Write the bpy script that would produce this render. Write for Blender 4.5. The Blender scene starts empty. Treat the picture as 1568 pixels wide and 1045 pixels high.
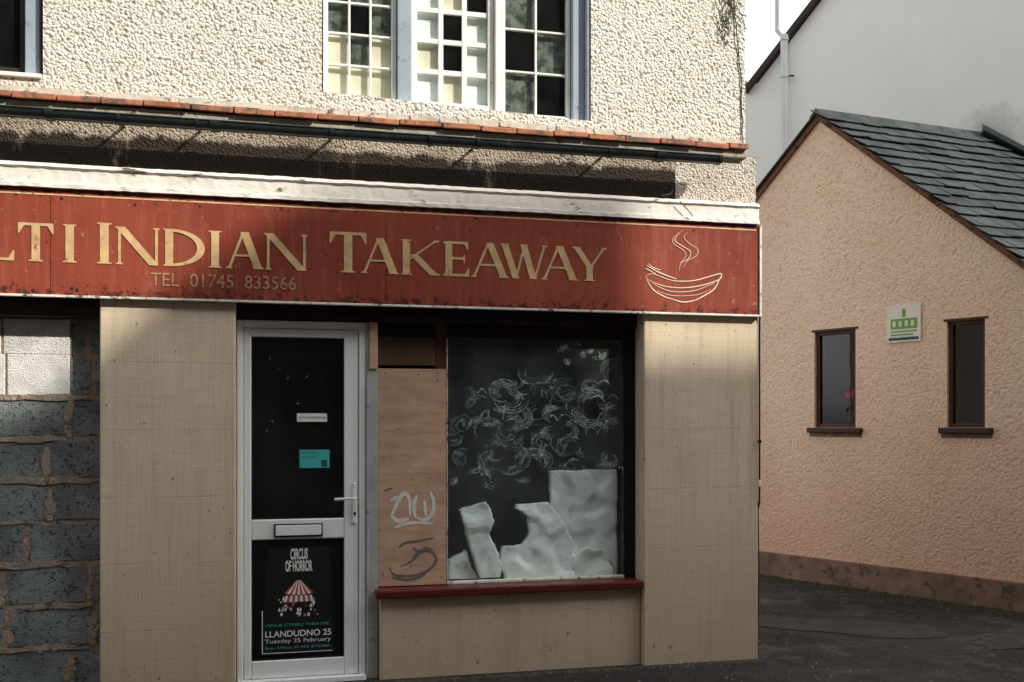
import bpy, bmesh, math, random
from mathutils import Vector
from mathutils import noise as mnoise
from mathutils.geometry import tessellate_polygon
random.seed(7)
S=bpy.context.scene
S.view_settings.view_transform='Standard'; S.view_settings.look='None'; S.view_settings.exposure=0
# ---------------------------------------------------------------- survey (photogrammetric rectification of the street front)
TH=math.radians(13.7); sT,cT=math.sin(TH),math.cos(TH); F=1524.0; CH=1.5; HZ=650.0
DF=5.8
def K(px): u=px-784.0; return (F*sT+u*cT)/(F*cT-u*sT)
def X(px,D=DF): return D*K(px)
def Z(px,py,D=DF): return CH+(HZ-py)*D*(sT*K(px)+cT)/F
# ---------------------------------------------------------------- materials
def nm(name):
    m=bpy.data.materials.new(name); m.use_nodes=True; nt=m.node_tree
    return m,nt,nt.nodes['Principled BSDF']
def co(nt,scale=(1,1,1)):
    t=nt.nodes.new('ShaderNodeTexCoord'); mp=nt.nodes.new('ShaderNodeMapping')
    mp.inputs['Scale'].default_value=scale; nt.links.new(t.outputs['Object'],mp.inputs['Vector']); return mp.outputs[0]
def noise(nt,vec,scale,detail=6,rough=.6):
    n=nt.nodes.new('ShaderNodeTexNoise'); n.inputs['Scale'].default_value=scale; n.inputs['Detail'].default_value=detail
    n.inputs['Roughness'].default_value=rough; nt.links.new(vec,n.inputs['Vector']); return n.outputs['Fac']
def voro(nt,vec,scale,feature='F1'):
    n=nt.nodes.new('ShaderNodeTexVoronoi'); n.feature=feature; n.inputs['Scale'].default_value=scale; nt.links.new(vec,n.inputs['Vector']); return n.outputs['Distance']
def ramp(nt,fac,a,b,va=0.,vb=1.):
    n=nt.nodes.new('ShaderNodeMapRange'); n.inputs['From Min'].default_value=a; n.inputs['From Max'].default_value=b
    n.inputs['To Min'].default_value=va; n.inputs['To Max'].default_value=vb; nt.links.new(fac,n.inputs['Value']); return n.outputs[0]
def mix(nt,fac,a,b):
    n=nt.nodes.new('ShaderNodeMix'); n.data_type='RGBA'
    if isinstance(fac,(int,float)): n.inputs[0].default_value=fac
    else: nt.links.new(fac,n.inputs[0])
    for i,v in ((6,a),(7,b)):
        if isinstance(v,tuple): n.inputs[i].default_value=(v[0],v[1],v[2],1)
        else: nt.links.new(v,n.inputs[i])
    return n.outputs[2]
def mth(nt,op,a,b):
    n=nt.nodes.new('ShaderNodeMath'); n.operation=op
    for i,v in enumerate((a,b)):
        if isinstance(v,(int,float)): n.inputs[i].default_value=v
        else: nt.links.new(v,n.inputs[i])
    return n.outputs[0]
def bump(nt,h,strength,dist,normal=None):
    n=nt.nodes.new('ShaderNodeBump'); n.inputs['Strength'].default_value=strength; n.inputs['Distance'].default_value=dist
    nt.links.new(h,n.inputs['Height'])
    if normal: nt.links.new(normal,n.inputs['Normal'])
    return n.outputs[0]
def sepz(nt):
    t=nt.nodes.new('ShaderNodeTexCoord'); s=nt.nodes.new('ShaderNodeSeparateXYZ'); nt.links.new(t.outputs['Object'],s.inputs[0]); return s.outputs
def put(nt,b,col=None,nor=None,rough=.8,spec=None):
    if col is not None:
        if isinstance(col,tuple): b.inputs['Base Color'].default_value=(*col,1)
        else: nt.links.new(col,b.inputs['Base Color'])
    if nor: nt.links.new(nor,b.inputs['Normal'])
    if isinstance(rough,(int,float)): b.inputs['Roughness'].default_value=rough
    else: nt.links.new(rough,b.inputs['Roughness'])
    if spec is not None: b.inputs['Specular IOR Level'].default_value=spec
def sc(c,k): return tuple(min(1,x*k) for x in c)
def simple(name,c,rough=.7,var=.2,scale=6,bs=.25,bscale=80,bd=.004,dirt=None,damt=.55,dscale=9,spec=.4,stretch=(1,1,1)):
    m,nt,b=nm(name); v=co(nt,stretch)
    col=mix(nt,ramp(nt,noise(nt,v,scale),.3,.7),sc(c,1-var),sc(c,1+var))
    if dirt: col=mix(nt,ramp(nt,noise(nt,v,dscale,10,.7),damt,damt+.08),col,dirt)
    put(nt,b,col,bump(nt,noise(nt,v,bscale),bs,bd),rough,spec); return m

def roughcast(name,c,c2,pit,vs=48,bd=.03,grime_shade=None,g0=.55,st=1.0,pa=.75,gz=None,p0=.26,p1=.14):
    m,nt,b=nm(name); v=co(nt)
    n1=noise(nt,v,vs*.9,5,.65); vo=voro(nt,v,vs)
    h=mth(nt,'ADD',mth(nt,'MULTIPLY',n1,1.2),mth(nt,'MULTIPLY',vo,-.8))
    col=mix(nt,ramp(nt,noise(nt,v,2.2,8,.7),.35,.7),c,c2)
    pits=ramp(nt,mth(nt,'ADD',n1,mth(nt,'MULTIPLY',vo,-.35)),p0,p1)
    col=mix(nt,mth(nt,'MULTIPLY',pits,pa),col,pit)  # darker pits: crevice shade painted in along with dirt
    if grime_shade:
        vz=co(nt,(1.6,1.6,.5)); g=noise(nt,vz,2.6,12,.75)
        if gz: g=mth(nt,'ADD',g,ramp(nt,sepz(nt)[2],gz[0],gz[1],.16,-.1))  # heavier below the top edge of the gutter's shadow
        col=mix(nt,ramp(nt,g,g0,g0+.12),col,grime_shade)
    put(nt,b,col,bump(nt,h,st,bd),.92,.2); return m

M_upper=roughcast('cream_roughcast',(.90,.86,.765),(.83,.78,.68),(.28,.21,.14),60,.015,st=1,pa=.85,p0=.27,p1=.17)
M_band=roughcast('shaded_grimy_roughcast',(.66,.56,.44),(.32,.25,.18),(.03,.024,.02),70,.028,(.05,.036,.028),.46,gz=(3.05,3.11))  # grime, with the gutter's shadow also put into the colour
M_bandR=roughcast('lit_pale_roughcast',(.80,.73,.62),(.58,.50,.41),(.10,.08,.06),70,.018,(.1,.08,.06),.60)  # lit copy, for the stretch past the gutter shadow's end

def gable_mat():
    m,nt,b=nm('peach_roughcast'); v=co(nt); z=sepz(nt)[2]
    n1=noise(nt,v,30,6,.7); vo=voro(nt,v,42)
    h=mth(nt,'ADD',n1,mth(nt,'MULTIPLY',vo,-.5))
    col=mix(nt,ramp(nt,noise(nt,v,1.3,8,.7),.35,.68),(.95,.735,.58),(.90,.66,.50))
    low_tone=ramp(nt,mth(nt,'ADD',z,mth(nt,'MULTIPLY',noise(nt,v,1.6,8,.7),1.6)),2.9,1.0)  # browner towards the bottom, with an uneven upper edge
    col=mix(nt,mth(nt,'MULTIPLY',low_tone,.66),col,(.62,.33,.22))
    pits=ramp(nt,mth(nt,'ADD',n1,mth(nt,'MULTIPLY',vo,-.2)),.38,.26)
    col=mix(nt,mth(nt,'MULTIPLY',pits,.35),col,(.42,.23,.14))
    put(nt,b,col,bump(nt,h,.8,.015),.93,.2); return m
M_gable=gable_mat()
M_plinth=simple('plinth_render',(.20,.125,.09),.9,.35,5,.6,40,.008,(.07,.05,.035),.54)
def whitewall():
    m,nt,b=nm('white_render'); v=co(nt)
    col=mix(nt,ramp(nt,noise(nt,v,1.5,8,.7),.3,.7),(.93,.925,.89),(.88,.88,.845))
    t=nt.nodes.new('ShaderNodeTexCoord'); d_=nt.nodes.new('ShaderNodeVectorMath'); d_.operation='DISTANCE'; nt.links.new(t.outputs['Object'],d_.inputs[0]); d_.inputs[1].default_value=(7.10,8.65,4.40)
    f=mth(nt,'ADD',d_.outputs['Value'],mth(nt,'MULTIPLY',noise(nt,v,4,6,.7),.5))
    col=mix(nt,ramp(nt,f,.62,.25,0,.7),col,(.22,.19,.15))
    put(nt,b,col,bump(nt,noise(nt,v,30),.3,.004),.9,.2); return m
M_whitewall=whitewall()
M_sidewall=simple('side_render',(.33,.29,.24),.9,.2)
M_wood_dk=simple('dark_timber',(.035,.02,.015),.6,.3)
M_brown=simple('brown_frame',(.06,.018,.012),.5,.3)
M_black=simple('black_plastic',(.010,.010,.011),.4,.2,spec=.25)
M_lead=simple('lead_flashing',(.10,.115,.13),.5,.3,10,.4,20,.01)

def pilaster_mat():
    m,nt,b=nm('beige_hatched_render'); z=sepz(nt)[2]
    v=co(nt); vv=co(nt,(1,1,.03)); vh=co(nt,(.03,1,1))
    nv=noise(nt,vv,170,3,.5); nh=noise(nt,vh,170,3,.5)
    hat=mth(nt,'ADD',nv,nh)
    col=mix(nt,ramp(nt,noise(nt,v,2.0,8,.7),.32,.7),(.76,.635,.47),(.62,.50,.355))
    col=mix(nt,ramp(nt,hat,.85,1.25,0,.15),col,(.28,.21,.135))
    cb=nt.nodes.new('ShaderNodeCombineXYZ'); o=sepz(nt); nt.links.new(o[0],cb.inputs[0]); nt.links.new(mth(nt,'ADD',o[2],mth(nt,'MULTIPLY',noise(nt,v,2,2,.5),.02)),cb.inputs[1])
    br=nt.nodes.new('ShaderNodeTexBrick'); br.inputs['Scale'].default_value=1; br.inputs['Brick Width'].default_value=7.3; br.inputs['Row Height'].default_value=.37
    br.inputs['Mortar Size'].default_value=.005; br.inputs['Mortar Smooth'].default_value=.8; nt.links.new(cb.outputs[0],br.inputs['Vector'])
    jf=mth(nt,'MULTIPLY',br.outputs['Fac'],ramp(nt,noise(nt,v,5,4,.6),.4,.65,0.04,.42))
    col=mix(nt,jf,col,(.30,.22,.14))
    dz=ramp(nt,mth(nt,'ADD',z,mth(nt,'MULTIPLY',noise(nt,v,4,8,.7),1.3)),1.8,.5)
    col=mix(nt,mth(nt,'MULTIPLY',dz,.62),col,(.29,.205,.125))
    sp=ramp(nt,noise(nt,v,26,3,.5),.70,.74); col=mix(nt,mth(nt,'MULTIPLY',sp,.75),col,(.1,.075,.05))
    vs_=co(nt,(6,6,.35)); col=mix(nt,ramp(nt,noise(nt,vs_,3,8,.7),.50,.75,0,.5),col,(.36,.26,.165))
    h=mth(nt,'SUBTRACT',mth(nt,'ADD',hat,mth(nt,'MULTIPLY',noise(nt,v,60,5,.7),.6)),mth(nt,'MULTIPLY',jf,.8))
    put(nt,b,col,bump(nt,h,.35,.003),.85,.2); return m
M_pil=pilaster_mat()

def sign_mat():
    m,nt,b=nm('faded_red_sign_paint'); v=co(nt); vz=co(nt,(6,6,.7)); z=sepz(nt)[2]
    col=mix(nt,ramp(nt,noise(nt,v,1.1,8,.7),.35,.7),(.315,.068,.038),(.205,.038,.024))
    col=mix(nt,ramp(nt,noise(nt,vz,5,8,.65),.5,.8,0,.45),col,(.42,.17,.115))
    col=mix(nt,ramp(nt,noise(nt,v,24,6,.7),.64,.69,0,.65),col,(.54,.32,.24))
    edge=mth(nt,'ADD',ramp(nt,z,2.20,2.29,.19,0),ramp(nt,z,2.68,2.76,0,.19))
    col=mix(nt,ramp(nt,mth(nt,'ADD',noise(nt,v,21,8,.75),edge),.65,.72,0,.85),col,(.045,.016,.012))
    put(nt,b,col,bump(nt,noise(nt,v,12),.1,.004),ramp(nt,noise(nt,v,8),.3,.7,.5,.75),.15); return m
M_sign=sign_mat()
M_gold=simple('gold_lettering',(.62,.42,.21),.55,.22,12,.1,60,.002,(.28,.085,.045),.60,26,.2)
M_goldline=simple('gold_line',(.75,.5,.28),.5,.2,12,.1,60,.002,(.25,.08,.04),.57,30)
M_cream=simple('cream_line_paint',(.88,.74,.60),.5,.1,12,.1,60,.002,(.5,.2,.12),.63,30)
M_teltxt=simple('worn_phone_lettering',(.44,.27,.14),.5,.2,12,.1,60,.002,(.2,.045,.028),.52,40)
M_trim=simple('white_metal_trim',(.75,.70,.62),.5,.2,8,.2,60,.002,(.12,.06,.04),.54,20)
M_mould=simple('chipped_white_paint',(.84,.80,.72),.6,.12,4,.6,24,.008,(.12,.10,.08),.575,13,.4,(.45,1,1))
M_upvc=simple('weathered_upvc',(.84,.86,.84),.35,.06,3,.1,30,.002,(.48,.47,.43),.64,8)
M_jamb=simple('grey_jamb_paint',(.38,.38,.35),.5,.2,5,.3,30,.004,(.1,.08,.06),.58,14)
M_bluefr=simple('pale_blue_frame_paint',(.30,.37,.43),.5,.12,5,.2,30,.003,(.14,.15,.15),.60,14)
M_whitefr=simple('white_frame_paint',(.82,.82,.78),.5,.08,5,.2,30,.003,(.4,.36,.3),.62,18)
M_tile=simple('terracotta_tile',(.38,.145,.077),.8,.45,7,.6,40,.008,(.12,.085,.06),.51,10)
M_mortar=simple('old_mortar',(.42,.37,.30),.9,.3,9,.8,40,.01,(.1,.09,.07),.56)
M_gutter=simple('dark_green_gutter',(.026,.038,.037),.32,.3,5,.08,20,.002,(.08,.08,.07),.60,9,.5)
M_redsill=simple('oxblood_sill_paint',(.10,.013,.011),.35,.3,6,.2,30,.003,(.02,.01,.01),.58,12)
M_block=simple('concrete_block',(.23,.26,.255),.95,.5,3,1,110,.018,(.045,.05,.05),.54,46)
M_blockW=simple('whitewashed_block',(.84,.83,.79),.95,.2,9,1,120,.012,(.38,.37,.34),.57,60)  # whitewash kept to the sunlit patch: sunlight put into the colour
M_bmort=simple('smeared_mortar',(.36,.275,.205),.95,.4,9,1,50,.016,(.12,.09,.07),.56)
M_dark=simple('dark_interior',(.010,.010,.011),.9,.2,spec=.1)
M_curt=simple('cream_curtain',(.80,.71,.56),.9,.2,5)
M_paper=simple('white_foam_sheet',(.94,.96,.95),.8,.03,5,.5,9,.02,(.70,.77,.76),.60,4)
M_net=simple('grey_net',(.12,.14,.12),.9,.7,14,.1,10,.003,(.03,.035,.03),.5,12)
M_steel=simple('handle_metal',(.7,.7,.68),.3,.1)
M_yel=simple('pale_sticker',(.8,.8,.74),.5,.05); M_teal=simple('teal_sticker',(.06,.42,.40),.5,.1)
M_ink=simple('black_ink',(.012,.012,.012),.6,.1,spec=.2); M_inkw=simple('white_ink',(.75,.75,.72),.6,.1); M_inkr=simple('red_ink',(.42,.06,.05),.6,.1); M_inkt=simple('dark_teal_ink',(.02,.09,.09),.5,.1)
M_green=simple('green_ink',(.16,.40,.06),.6,.1)
M_graf=simple('silver_spray_paint',(.70,.67,.63),.6,.15,20,.1,60,.002,(.33,.26,.2),.62,50)
M_graf2=simple('grey_spray_paint',(.15,.13,.115),.6,.2,20,.1,60,.002,(.33,.22,.15),.64,50)
M_twig=simple('twig_bark',(.05,.04,.025),.9,.4); M_leafm=simple('leaf_green',(.05,.07,.02),.8,.4)
M_pipe=simple('white_pipe_paint',(.66,.71,.72),.5,.06,4,.1,30,.002,(.45,.45,.42),.62,6)

def ply_mat():
    m,nt,b=nm('weathered_plywood'); v=co(nt); vh=co(nt,(.15,1,1))
    g=noise(nt,vh,26,8,.65)
    col=mix(nt,ramp(nt,g,.3,.7),(.64,.415,.285),(.46,.28,.185))
    col=mix(nt,ramp(nt,noise(nt,v,3.5,8,.7),.45,.75,0,.6),col,(.30,.18,.125))
    col=mix(nt,ramp(nt,noise(nt,v,44,3,.5),.70,.74,0,.7),col,(.08,.05,.035))
    put(nt,b,col,bump(nt,g,.4,.004),.8,.25); return m
M_ply=ply_mat()

def glass_mat(name,haze=.05,hz=(.7,.75,.74),rough=.02,ior=1.5,tint=(.96,.985,.975)):
    m=bpy.data.materials.new(name); m.use_nodes=True; nt=m.node_tree; nt.nodes.clear()
    o=nt.nodes.new('ShaderNodeOutputMaterial'); tr=nt.nodes.new('ShaderNodeBsdfTransparent'); tr.inputs[0].default_value=(*tint,1)
    gl=nt.nodes.new('ShaderNodeBsdfGlossy'); gl.inputs['Roughness'].default_value=rough; fr=nt.nodes.new('ShaderNodeFresnel'); fr.inputs['IOR'].default_value=ior
    gm=nt.nodes.new('ShaderNodeNewGeometry')
    fac=mth(nt,'MULTIPLY',fr.outputs[0],mth(nt,'SUBTRACT',1.0,gm.outputs['Backfacing']))   # thin pane: reflect on the outer face only
    v=co(nt); nt.links.new(bump(nt,noise(nt,v,2.5,2,.5),.15,.01),gl.inputs['Normal'])
    m1=nt.nodes.new('ShaderNodeMixShader'); nt.links.new(fac,m1.inputs[0]); nt.links.new(tr.outputs[0],m1.inputs[1]); nt.links.new(gl.outputs[0],m1.inputs[2])
    df=nt.nodes.new('ShaderNodeBsdfDiffuse'); df.inputs[0].default_value=(*hz,1)
    m2=nt.nodes.new('ShaderNodeMixShader'); nt.links.new(ramp(nt,noise(nt,v,3.2,8,.7),.3,.8,haze*.1,haze*2),m2.inputs[0])
    nt.links.new(m1.outputs[0],m2.inputs[1]); nt.links.new(df.outputs[0],m2.inputs[2]); nt.links.new(m2.outputs[0],o.inputs[0]); return m
M_glass=glass_mat('dusty_glass',.006)
M_glassW=glass_mat('whitewashed_glass',.035,(.72,.82,.80))
def smear_mat():
    m=bpy.data.materials.new('whitewash_smear'); m.use_nodes=True; nt=m.node_tree; nt.nodes.clear()
    o=nt.nodes.new('ShaderNodeOutputMaterial'); tr=nt.nodes.new('ShaderNodeBsdfTransparent'); df=nt.nodes.new('ShaderNodeBsdfDiffuse'); df.inputs[0].default_value=(.74,.88,.86,1)
    v=co(nt); mx=nt.nodes.new('ShaderNodeMixShader')
    f=mth(nt,'MULTIPLY',ramp(nt,noise(nt,v,3.6,4,.6),.34,.70,.12,.50),ramp(nt,noise(nt,v,35,4,.6),.35,.65,.3,1))
    nt.links.new(f,mx.inputs[0]); nt.links.new(tr.outputs[0],mx.inputs[1]); nt.links.new(df.outputs[0],mx.inputs[2]); nt.links.new(mx.outputs[0],o.inputs[0]); return m
M_smear=smear_mat()
def slate_mat():
    m,nt,b=nm('slate'); v=co(nt)
    col=mix(nt,ramp(nt,noise(nt,v,4,6,.7),.35,.65),(.026,.033,.034),(.065,.077,.076))
    col=mix(nt,ramp(nt,noise(nt,v,17,6,.7),.66,.72,0,.7),col,(.22,.22,.19))
    put(nt,b,col,bump(nt,noise(nt,v,40),.4,.006),.65,.2); return m
M_slate=slate_mat()
def asphalt():
    m,nt,b=nm('worn_asphalt'); v=co(nt)
    col=mix(nt,ramp(nt,noise(nt,v,.9,9,.7),.35,.7),(.018,.0172,.0165),(.045,.040,.036))
    col=mix(nt,ramp(nt,noise(nt,v,2.1,9,.75),.54,.60,0,.7),col,(.080,.070,.062))
    col=mix(nt,ramp(nt,noise(nt,v,120,3,.6),.60,.70,0,.7),col,(.18,.16,.15))
    put(nt,b,col,bump(nt,mth(nt,'ADD',noise(nt,v,110,4,.7),mth(nt,'MULTIPLY',noise(nt,v,6,4,.6),2)),.9,.015),ramp(nt,noise(nt,v,1.6,6,.6),.4,.65,.95,.45),.25); return m
M_asph=asphalt()
M_patch=simple('asphalt_patch',(.055,.050,.046),.9,.3,6,.9,110,.01,(.025,.025,.025),.54,14,.2)
M_opp=simple('added_terrace_dark_brick',(.10,.075,.06),.9,.1)
M_opp2=simple('grey_render',(.18,.165,.145),.9,.1)
M_roofg=simple('grey_roofing',(.06,.065,.07),.7,.3)

# ---------------------------------------------------------------- mesh helpers
def empty(name,loc=(0,0,0)):
    e=bpy.data.objects.new(name,None); S.collection.objects.link(e); e.empty_display_size=.2; return e
def mk(name,vs,fs,mat,parent=None,bev=0,smooth=False,recalc=True):
    me=bpy.data.meshes.new(name); me.from_pydata([tuple(v) for v in vs],[],fs); me.update()
    if recalc:
        bm=bmesh.new(); bm.from_mesh(me); bmesh.ops.recalc_face_normals(bm,faces=bm.faces); bm.to_mesh(me); bm.free()
    o=bpy.data.objects.new(name,me); S.collection.objects.link(o)
    mats=mat if isinstance(mat,list) else [mat]
    for mm in mats: me.materials.append(mm)
    if parent: o.parent=parent
    if smooth:
        for p in me.polygons: p.use_smooth=True
    if bev:
        b=o.modifiers.new('bevel','BEVEL'); b.width=bev; b.segments=2; b.limit_method='ANGLE'
    return o
BF=[(0,1,2,3),(4,7,6,5),(0,4,5,1),(1,5,6,2),(2,6,7,3),(3,7,4,0)]
def bv(x0,x1,y0,y1,z0,z1): return [(x0,y0,z0),(x1,y0,z0),(x1,y0,z1),(x0,y0,z1),(x0,y1,z0),(x1,y1,z0),(x1,y1,z1),(x0,y1,z1)]
def box(name,x0,x1,y0,y1,z0,z1,mat,parent=None,bev=.004): return mk(name,bv(x0,x1,y0,y1,z0,z1),BF,mat,parent,bev)
class MB:
    def __init__(s): s.v=[]; s.f=[]
    def add(s,vs,fs): n=len(s.v); s.v+=[tuple(v) for v in vs]; s.f+=[tuple(i+n for i in f) for f in fs]
    def box(s,*a): s.add(bv(*a),BF)
    def poly(s,pts,y): s.add([(p[0],y,p[1]) for p in pts],[tuple(range(len(pts)))])
    def out(s,name,mat,parent=None,bev=0,recalc=True): return mk(name,s.v,s.f,mat,parent,bev,False,recalc)
def spline(pts,n=6,closed=False):
    P=[Vector(p) for p in pts]; out=[]
    for i in range(len(P)-1):
        a=P[max(i-1,0)];b=P[i];c=P[i+1];d=P[min(i+2,len(P)-1)]
        for k in range(n):
            t=k/n; out.append(.5*((2*b)+(c-a)*t+(2*a-5*b+4*c-d)*t*t+(3*b-a-3*c+d)*t**3))
    out.append(P[-1]); return out
def ribbon(mb,pts,w,y,taper=False):
    L=[];n=len(pts)
    for i,p in enumerate(pts):
        a=pts[max(i-1,0)]; b=pts[min(i+1,n-1)]; t=(b-a); 
        if t.length<1e-9: t=Vector((1,0))
        t.normalize(); nn=Vector((-t.y,t.x))
        ww=w*(math.sin(math.pi*(i+.6)/(n+.2))**.5 if taper else 1)/2
        L.append(p+nn*ww); L.append(p-nn*ww)
    mb.add([(q.x,y,q.y) for q in L],[(2*i,2*i+1,2*i+3,2*i+2) for i in range(n-1)])
def wall(name,outer,holes,to3,mat,parent,depth):
    loops=[[Vector((p[0],p[1],0)) for p in outer]]+[[Vector((p[0],p[1],0)) for p in h] for h in holes]
    flat=[p for l in loops for p in l]
    tr=tessellate_polygon(loops)
    vs=[to3(p.x,p.y,0) for p in flat]; fs=[tuple(t) for t in tr]
    for l in loops:
        n=len(vs); k=len(l)
        vs+=[to3(p.x,p.y,0) for p in l]+[to3(p.x,p.y,depth) for p in l]
        fs+=[(n+i,n+(i+1)%k,n+k+(i+1)%k,n+k+i) for i in range(k)]
    return mk(name,vs,fs,mat,parent,0,False,True)
def tube(name,pts,r,mat,parent=None,cyc=8):
    cu=bpy.data.curves.new(name,'CURVE'); cu.dimensions='3D'; cu.bevel_depth=r; cu.bevel_resolution=3
    sp=cu.splines.new('POLY'); sp.points.add(len(pts)-1)
    for i,p in enumerate(pts): sp.points[i].co=(p[0],p[1],p[2],1)
    cu.use_fill_caps=True
    o=bpy.data.objects.new(name,cu); S.collection.objects.link(o); cu.materials.append(mat)
    if parent: o.parent=parent
    return o
def text(name,s,x,y,z,size,mat,parent,w=None,rotz=0,shear=0,align='LEFT',off=0):
    cu=bpy.data.curves.new(name,'FONT'); cu.body=s; cu.size=size; cu.align_x=align; cu.shear=shear; cu.offset=off
    o=bpy.data.objects.new(name,cu); S.collection.objects.link(o); cu.materials.append(mat)
    o.rotation_euler=(math.pi/2,0,rotz); o.location=(x,y,z); o.parent=parent
    if w:
        bpy.context.view_layer.update(); d=o.dimensions.x
        if d>0: o.scale=(w/d,1,1)
    return o
def rect(a,b,c,d): return [(a,c),(b,c),(b,d),(a,d)]

# ================================================================ SHOP
shop=empty('takeaway_shop')
DU=5.85; XR=X(1141,DU); XL=-6.0
fmap=lambda D: (lambda u,z,n: (u,D+n,z))
ox0,ox1=X(493,DU),X(905,DU); yE=8.5
wall('upper_wall',rect(XL,XR,3.30,6.2),
     [[(ox0,3.425),(ox1,3.37),(ox1,5.0),(ox0,5.0)],rect(-2.7,X(66,DU),3.37,5.0)],fmap(DU),M_upper,shop,.14)
box('side_wall',XR-.2,XR-.001,DU+.141,yE,0,6.2,M_sidewall,shop,0)
box('side_wall_lower',XR,3.0,5.84,yE,0,3.2,M_sidewall,shop,0)
box('back_wall',XL,XR-.2,yE-.1,yE,0,6.2,M_sidewall,shop,0)
box('end_wall',XL,XL+.2,DU+.141,yE-.1,0,6.2,M_sidewall,shop,0)
box('inner_ceiling',XL+.2,XR-.21,6.1,8.19,3.0,3.1,M_dark,shop,0)
box('inner_back_wall',XL+.2,XR-.21,8.2,8.3,0,2.99,M_dark,shop,0)
box('inner_side_wall',XR-.26,XR-.21,6.3,8.19,0,2.99,M_dark,shop,0)
box('inner_back_wall_upper',XL+.2,XR-.21,7.2,7.3,3.11,6.19,M_dark,shop,0)
mk('roof',[(XL-.2,5.6,6.15),(XR+.15,5.6,6.15),(XR+.15,7.1,7.6),(XL-.2,7.1,7.6),(XL-.2,8.6,6.15),(XR+.15,8.6,6.15)],[(0,1,2,3),(3,2,5,4),(1,5,2),(0,3,4),(0,4,5,1)],M_roofg,shop)

yL=5.755; mb=MB(); x=XL; 
while x<X(1146,yL):
    w=.235+random.uniform(-.02,.02); j=random.uniform(-.005,.005); yy=yL+random.uniform(-.006,.006)
    x2=min(x+w-.007,X(1147,yL)); r1=random.uniform(-.004,.004)
    mb.add([(x,yy,3.236+j),(x2,yy,3.236+j+r1),(x2,yy,3.268+j+r1),(x,yy,3.268+j),(x,5.849,3.25),(x2,5.849,3.25),(x2,5.849,3.29),(x,5.849,3.29)],BF)
    x+=w
mb.out('ledge_tiles',M_tile,shop,.005)
mb=MB(); x=XL
while x<X(1141,5.8):
    x2=min(x+random.uniform(.05,.16),X(1141,5.8)); d_=random.uniform(.02,.06)
    mb.add([(x,5.848-d_,3.28),(x2,5.848-d_,3.28),(x2,5.845,3.325+random.uniform(-.012,.01)),(x,5.845,3.325),(x,5.849,3.27),(x2,5.849,3.27),(x2,5.849,3.326),(x,5.849,3.326)],BF); x=x2
mb.out('mortar_fillet',M_mortar,shop,.003)
box('ledge_bed',XL,X(1143,5.79),5.785,5.8195,3.19,3.233,M_mortar,shop)

xb=X(1034,5.82)  # gutter shadow ends here; shaded and lit copies of the band meet
wall('shaded_grimy_band',rect(XL,xb,2.87,3.2),[],fmap(5.82),M_band,shop,.03)
wall('lit_band',rect(xb,X(1157,5.82),2.87,3.21),[],fmap(5.818),M_bandR,shop,.03)
box('band_core',XL,XR,5.852,6.09,2.2,3.295,M_dark,shop,0)
prof=[(5.83,2.905),(5.79,2.905),(5.765,2.895),(5.755,2.878),(5.768,2.868),(5.768,2.795),(5.758,2.79),(5.758,2.768),(5.83,2.766)]
def extr(name,prof,xs,mat,parent,jit=.002):
    vs=[];fs=[];k=len(prof)
    for x in xs:
        jz=random.uniform(-jit,jit)*.8
        for p in prof: vs.append((x,p[0]+random.uniform(-jit,jit),p[1]+jz+random.uniform(-jit,jit)*.6))
    for i in range(len(xs)-1):
        for j in range(k): fs.append((i*k+j,i*k+(j+1)%k,(i+1)*k+(j+1)%k,(i+1)*k+j))
    fs.append(tuple(range(k))); fs.append(tuple(range((len(xs)-1)*k,len(xs)*k)))
    return mk(name,vs,fs,mat,parent)
x1=X(1163,5.76); n=260
extr('cornice_moulding',prof,[XL+(x1-XL)*i/n for i in range(n+1)],M_mould,shop,.0016)

yP=5.815
def blk(name,x0,x1,z0,z1,y0,y1,mat): return box(name,x0,x1,y0,y1,z0,z1,mat,shop,.008)
pA0,pA1=X(153,yP),X(361,yP); pB0,pB1=X(986,yP),X(1161,yP)
blk('pilaster',pA0,pA1,-.1,2.20,yP,6.1,M_pil); blk('corner_pilaster',pB0,pB1,-.1,2.20,yP,6.1,M_pil)
blk('far_pilaster',-4.2,-3.4,-.1,2.20,yP,6.1,M_pil)
sz=Z(780,897,5.9)
blk('stallriser',X(581,5.87),pB0-.002,-.1,sz-.035,5.86,6.08,M_pil)
mb=MB(); mb.box(X(577,5.8),pB0-.003,5.80,6.08,sz-.034,sz+.012); mb.out('window_sill',M_redsill,shop,.008)
box('header_left_bay',-3.4,pA0-.002,5.87,6.1,2.09,2.21,M_wood_dk,shop)
box('header_window',X(560,5.9),pB0-.002,5.93,6.1,2.105,2.21,M_wood_dk,shop)
box('header_door',pA1+.002,X(560,5.9)-.002,5.93,6.1,2.105,2.21,M_wood_dk,shop)

yb=5.97; mb=MB(); mw=MB(); xe=pA0-.002
zt=Z(50,605,yb); hh=.232
z=zt-8*hh; rows=[]; joints=[]
while z<2.09: rows.append(z); z+=hh
wx=X(107,yb)  # painted sun patch stops here, at the pilaster's shadow edge
for i,z in enumerate(rows):
    z1=min(z+hh,2.089)-.02
    x=-3.4+(.22 if i%2 else 0)-.1*(i%3)
    while x<xe:
        x2=min(x+.44,xe); 
        jj=random.uniform(-.004,.004); a=max(x,-3.39)+.011; b=x2-.011
        if z<zt-.1: joints.append((x,z))
        if b-a>.02:
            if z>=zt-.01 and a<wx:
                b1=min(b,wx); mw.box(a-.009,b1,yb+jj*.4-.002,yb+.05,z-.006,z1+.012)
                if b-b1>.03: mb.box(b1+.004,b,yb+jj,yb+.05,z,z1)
            else: mb.box(a,b,yb+jj,yb+.05,z+random.uniform(-.003,.003),z1)
        x+=.44
box('mortar_bed',-3.4,xe,yb+.004,yb+.1,-.1,2.089,M_bmort,shop,0)
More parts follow.
